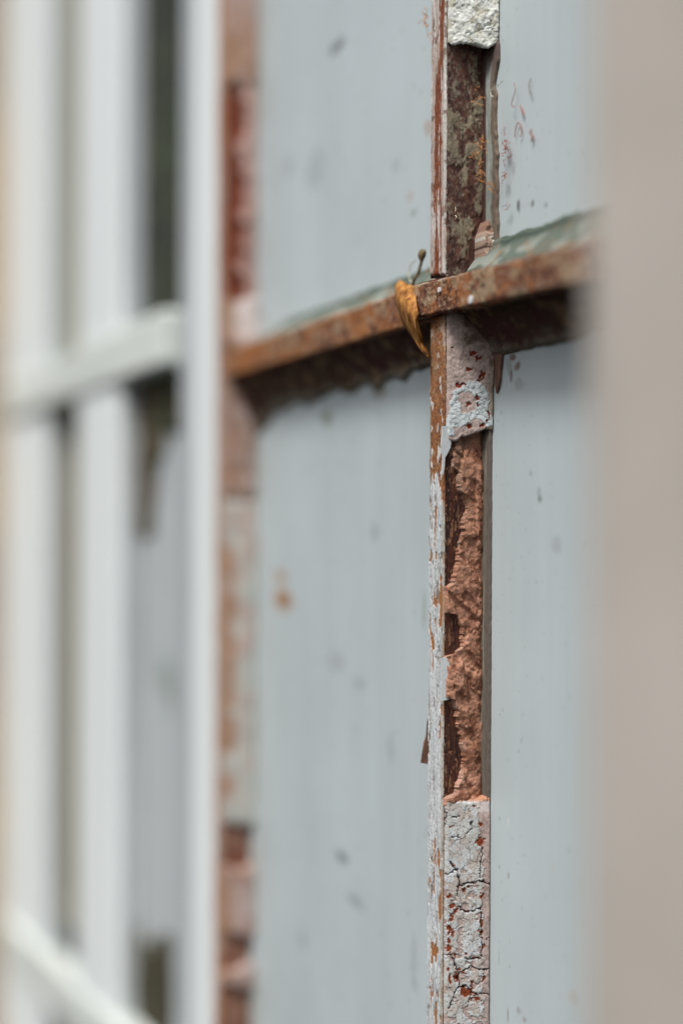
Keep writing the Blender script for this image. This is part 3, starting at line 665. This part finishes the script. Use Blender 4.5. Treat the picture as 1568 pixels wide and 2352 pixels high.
patch('moss_shade_patch', [(120, 960), (165, 925), (165, 1010), (120, 1010)], GY, .005, ww, (.13, .09, .05), (.10, .09, .05), 'brown dirt in the corner under the rail', 321)

# shrub seen through the clear pane
def shrub(name, cx, cy, cz, rx, ry, rz, n, seed, label):
    rnd = random.Random(seed); V = []; Fc = []
    for k in range(n):
        while True:
            p = Vector((rnd.uniform(-1, 1), rnd.uniform(-1, 1), rnd.uniform(-1, 1)))
            if p.length < 1: break
        c = Vector((cx+p.x*rx, cy+p.y*ry, cz+p.z*rz)); d = Vector((rnd.gauss(0, 1), rnd.gauss(0, 1), rnd.gauss(0, .8))).normalized(); s = d.orthogonal().normalized()
        L = rnd.uniform(.03, .055); W = L*.3; i = len(V); nn = d.cross(s)*L*.12
        V += [c-d*L, c-d*L*.2+s*W+nn, c+d*L*.4+s*W*.7+nn, c+d*L, c+d*L*.4-s*W*.7+nn, c-d*L*.2-s*W+nn, c-d*L*.1, c+d*L*.45]
        Fc += [(i, i+1, i+6), (i+1, i+2, i+7, i+6), (i+2, i+3, i+7), (i, i+6, i+5), (i+6, i+7, i+4, i+5), (i+7, i+3, i+4)]
    root = tag(empty(name, (cx, cy, cz-rz)), label, 'shrub')
    mesh('foliage', V, Fc, M_LEAF, root)
    St = []; Fs = []
    for k in range(7):
        a = rnd.uniform(0, 6.28); b = [Vector((cx, cy, cz-rz)).lerp(Vector((cx+rx*.7*math.cos(a), cy+ry*.7*math.sin(a), cz+rz*.7)), t/5)+Vector((rnd.uniform(-.01, .01),)*3) for t in range(6)]
        v, f = tube('', b, .004, None, r1=.0015); off = len(St); St += v; Fs += [tuple(q+off for q in g) for g in f]
    mesh('stem', St, Fs, M_FLAKEB, root)
shrub('shrub', -2.65, .66, .80, .95, .22, .75, 9000, 5, 'dark green shrub seen through the clear narrow pane')

# ------------------------------------------------------------------ small things caught on the window
# curled dry leaf hooked over the crossbar, hanging to a twisted point
ctr = [(932, 650, 16, -.002), (925, 664, 24, -.005), (926, 690, 25, -.008), (931, 712, 24, -.0085), (936, 730, 22, -.0083), (942, 748, 20, -.0075), (951, 765, 19, -.0065), (958, 782, 15, -.005), (967, 798, 13, -.0045), (973, 808, 12, -.004), (980, 819, 8, -.003)]
rl = random.Random(3); V = []; Fc = []; NA = 11
for i, (x, y, hw, yw) in enumerate(ctr):
    for k in range(NA):
        s = k/(NA-1)*2-1; tw = i/(len(ctr)-1)
        jx = rl.uniform(-2.6, 2.6)*(1.2 if k in (0, NA-1) else .3); V.append(Vector(pt_y(x+jx+s*hw*(1-.25*tw), y+s*8*(1-tw*.3)+rl.uniform(-2, 2), yw + .0026*s*s - .0018*s*math.sin(tw*5) + .0007*math.sin(s*7+i*1.3) + rl.uniform(-.0003, .0003))))
n0 = len(V)
V += [v+Vector((.0002, .0005, 0)) for v in V]
for i in range(len(ctr)-1):
    for k in range(NA-1):
        a = i*NA+k; q = (a, a+NA, a+NA+1, a+1); Fc.append(q); Fc.append(tuple(n0+j for j in reversed(q)))
rimv = [k for k in range(NA)] + [i*NA+NA-1 for i in range(1, len(ctr))] + [(len(ctr)-1)*NA+k for k in range(NA-2, -1, -1)] + [i*NA for i in range(len(ctr)-2, 0, -1)]
for a, b in zip(rimv, rimv[1:]+rimv[:1]): Fc.append((a, b, b+n0, a+n0))
o = mesh('dry_leaf', V, Fc, M_DRY, None, smooth=True); tag(o, 'curled orange yellow dry leaf hooked over the rusty crossbar beside the near bar', 'leaf')
# dried bud on a thin stalk above it
root = tag(empty('dried_bud', pt_y(945, 655, .004)), 'brown dried bud on a thin stalk standing on the crossbar', 'bud')
v, f = tube('', [pt_y(x, y, .002+.002*k/6) for k, (x, y) in enumerate([(944, 656), (950, 640), (958, 625), (962, 612), (965, 600)])], .0007, None); mesh('stalk', v, f, M_BUD, root, smooth=True)
prof = [(600, .0006), (594, .0013), (588, .0019), (582, .0021), (577, .0019), (573, .0012), (572, .0002)]
V = []; Fc = []
for i, (y, r) in enumerate(prof):
    c = Vector(pt_y(966+(600-y)*.03, y, .003))
    for k in range(8):
        t = k*math.pi/4; V.append(c+Vector((math.cos(t)*r*1.4, math.sin(t)*r*.7, .0003*math.sin(3*t))))
    if i:
        for k in range(8): Fc.append(((i-1)*8+k, (i-1)*8+(k+1) % 8, i*8+(k+1) % 8, i*8+k))
Fc.append(tuple(range(len(V)-8, len(V)))); mesh('bud_head', V, Fc, M_BUD, root, smooth=True)
v, f = tube('', [pt_y(x, y, .004) for x, y in [(946, 652), (938, 640), (936, 625), (941, 606), (950, 596)]], .00025, None); mesh('stalk', v, f, M_PALE, root)

# threads
def thread(name, pts, yw, r, mat, label=None, cat=None, parent=None, sub=4):
    P = [Vector(pt_y(x, y, (yw if not callable(yw) else yw(i)))) for i, (x, y) in enumerate(pts)]
    out = []
    for i in range(len(P)-1):
        p0, p1, p2, p3 = P[max(i-1, 0)], P[i], P[i+1], P[min(i+2, len(P)-1)]
        for k in range(sub):
            t = k/sub; out.append(.5*((2*p1)+(p2-p0)*t+(2*p0-5*p1+4*p2-p3)*t*t+(3*p1-p0-3*p2+p3)*t**3))
    out.append(P[-1]); v, f = tube('', out, r, None); o = mesh(name, v, f, mat, parent, smooth=True)
    if label: tag(o, label, cat)
    return o
q1 = lambda pts: [(898.4+x*.3125, y*.3125) for x, y in pts]
thread('root_thread', q1([(890, 600), (898, 650), (885, 700), (870, 760), (885, 780), (892, 768)]), D-.002, .00014, M_RED, 'long thin dark red root thread on the glass right of the bar, upper one', 'thread')
thread('root_thread', q1([(1012, 565), (998, 620), (1005, 670), (1022, 690)]), D-.001, .00016, M_FLAKEB, 'faint brown hooked root thread farthest right on the glass', 'thread')
thread('root_thread', q1([(935, 765), (945, 800), (958, 845), (950, 790)]), D-.001, .00018, M_RED, 'short purplish red root thread below the long one', 'thread')
thread('root_thread', q1([(895, 1000), (900, 940), (918, 892), (945, 930), (942, 985), (930, 992)]), D-.001, .00018, M_RED, 'looped red root thread arching over the glass', 'thread')
thread('root_thread', q1([(1018, 940), (1008, 970), (1030, 1000), (1015, 1030)]), D-.001, .00028, M_RED, 'crimson knotted root thread standing apart on the glass', 'thread')
thread('root_thread', q1([(805, 582), (770, 620), (720, 655), (718, 690), (735, 705)]), D-.008, .0002, M_PALE, 'pale green thread crossing the edge of the dark bar', 'thread')
thread('root_thread', q1([(456, 1485), (462, 1540), (455, 1570), (470, 1590), (458, 1608)]), .0045, .00022, M_PALE, 'small pale curled thread on the dark bar above the crossbar', 'thread')
rnd = random.Random(11)
V = []; Fc = []
for o_ in C.objects:
    if o_.name.startswith('root_thread'): o_['group'] = 'loose root threads'
def add_tangle(cx, cy, n, spread, yw, L=7):
    global V, Fc
    for k in range(n):
        x, y = cx+rnd.gauss(0, spread*.7), cy+rnd.gauss(0, spread*1.4); a = rnd.uniform(0, 6.28); pts = []
        for j in range(L): pts.append(Vector(pt_y(x, y, yw+rnd.uniform(-.0006, .0006)))); a += rnd.gauss(0, .9); x += math.cos(a)*3.0; y += math.sin(a)*4.2
        v, f = tube('', pts, .00013, None, n=4); off = len(V); V += v; Fc += [tuple(q+off for q in g) for g in f]
for cx, cy, n, s in [(1100, 330, 9, 9), (1103, 395, 7, 8), (1093, 215, 4, 7), (1120, 425, 5, 6), (1085, 355, 5, 8)]: add_tangle(cx, cy, n, s, D-.010)
tag(mesh('root_tangle', V, Fc, M_ORANGE, None), 'tangle of hair fine orange root threads over the dark recess of the bar', 'root threads', kind='stuff')
V = []; Fc = []
for cx, cy, n, s in [(1157, 325, 9, 7), (1160, 355, 4, 6), (1158, 400, 4, 5), (1150, 480, 2, 4)]: add_tangle(cx, cy, n, s, D-.0028)
tag(mesh('root_tangle', V, Fc, M_RED, None), 'tangle of crimson root threads along the edge of the glass', 'root threads', kind='stuff')
V = []; Fc = []
for cx, cy, n, s in [(972, 40, 6, 6), (978, 70, 4, 5)]: add_tangle(cx, cy, n, s, .006, 8)
tag(mesh('root_tangle', V, Fc, M_ORANGE, None), 'wispy ochre fibres clinging to the left edge of the bar at the top', 'root threads', kind='stuff')
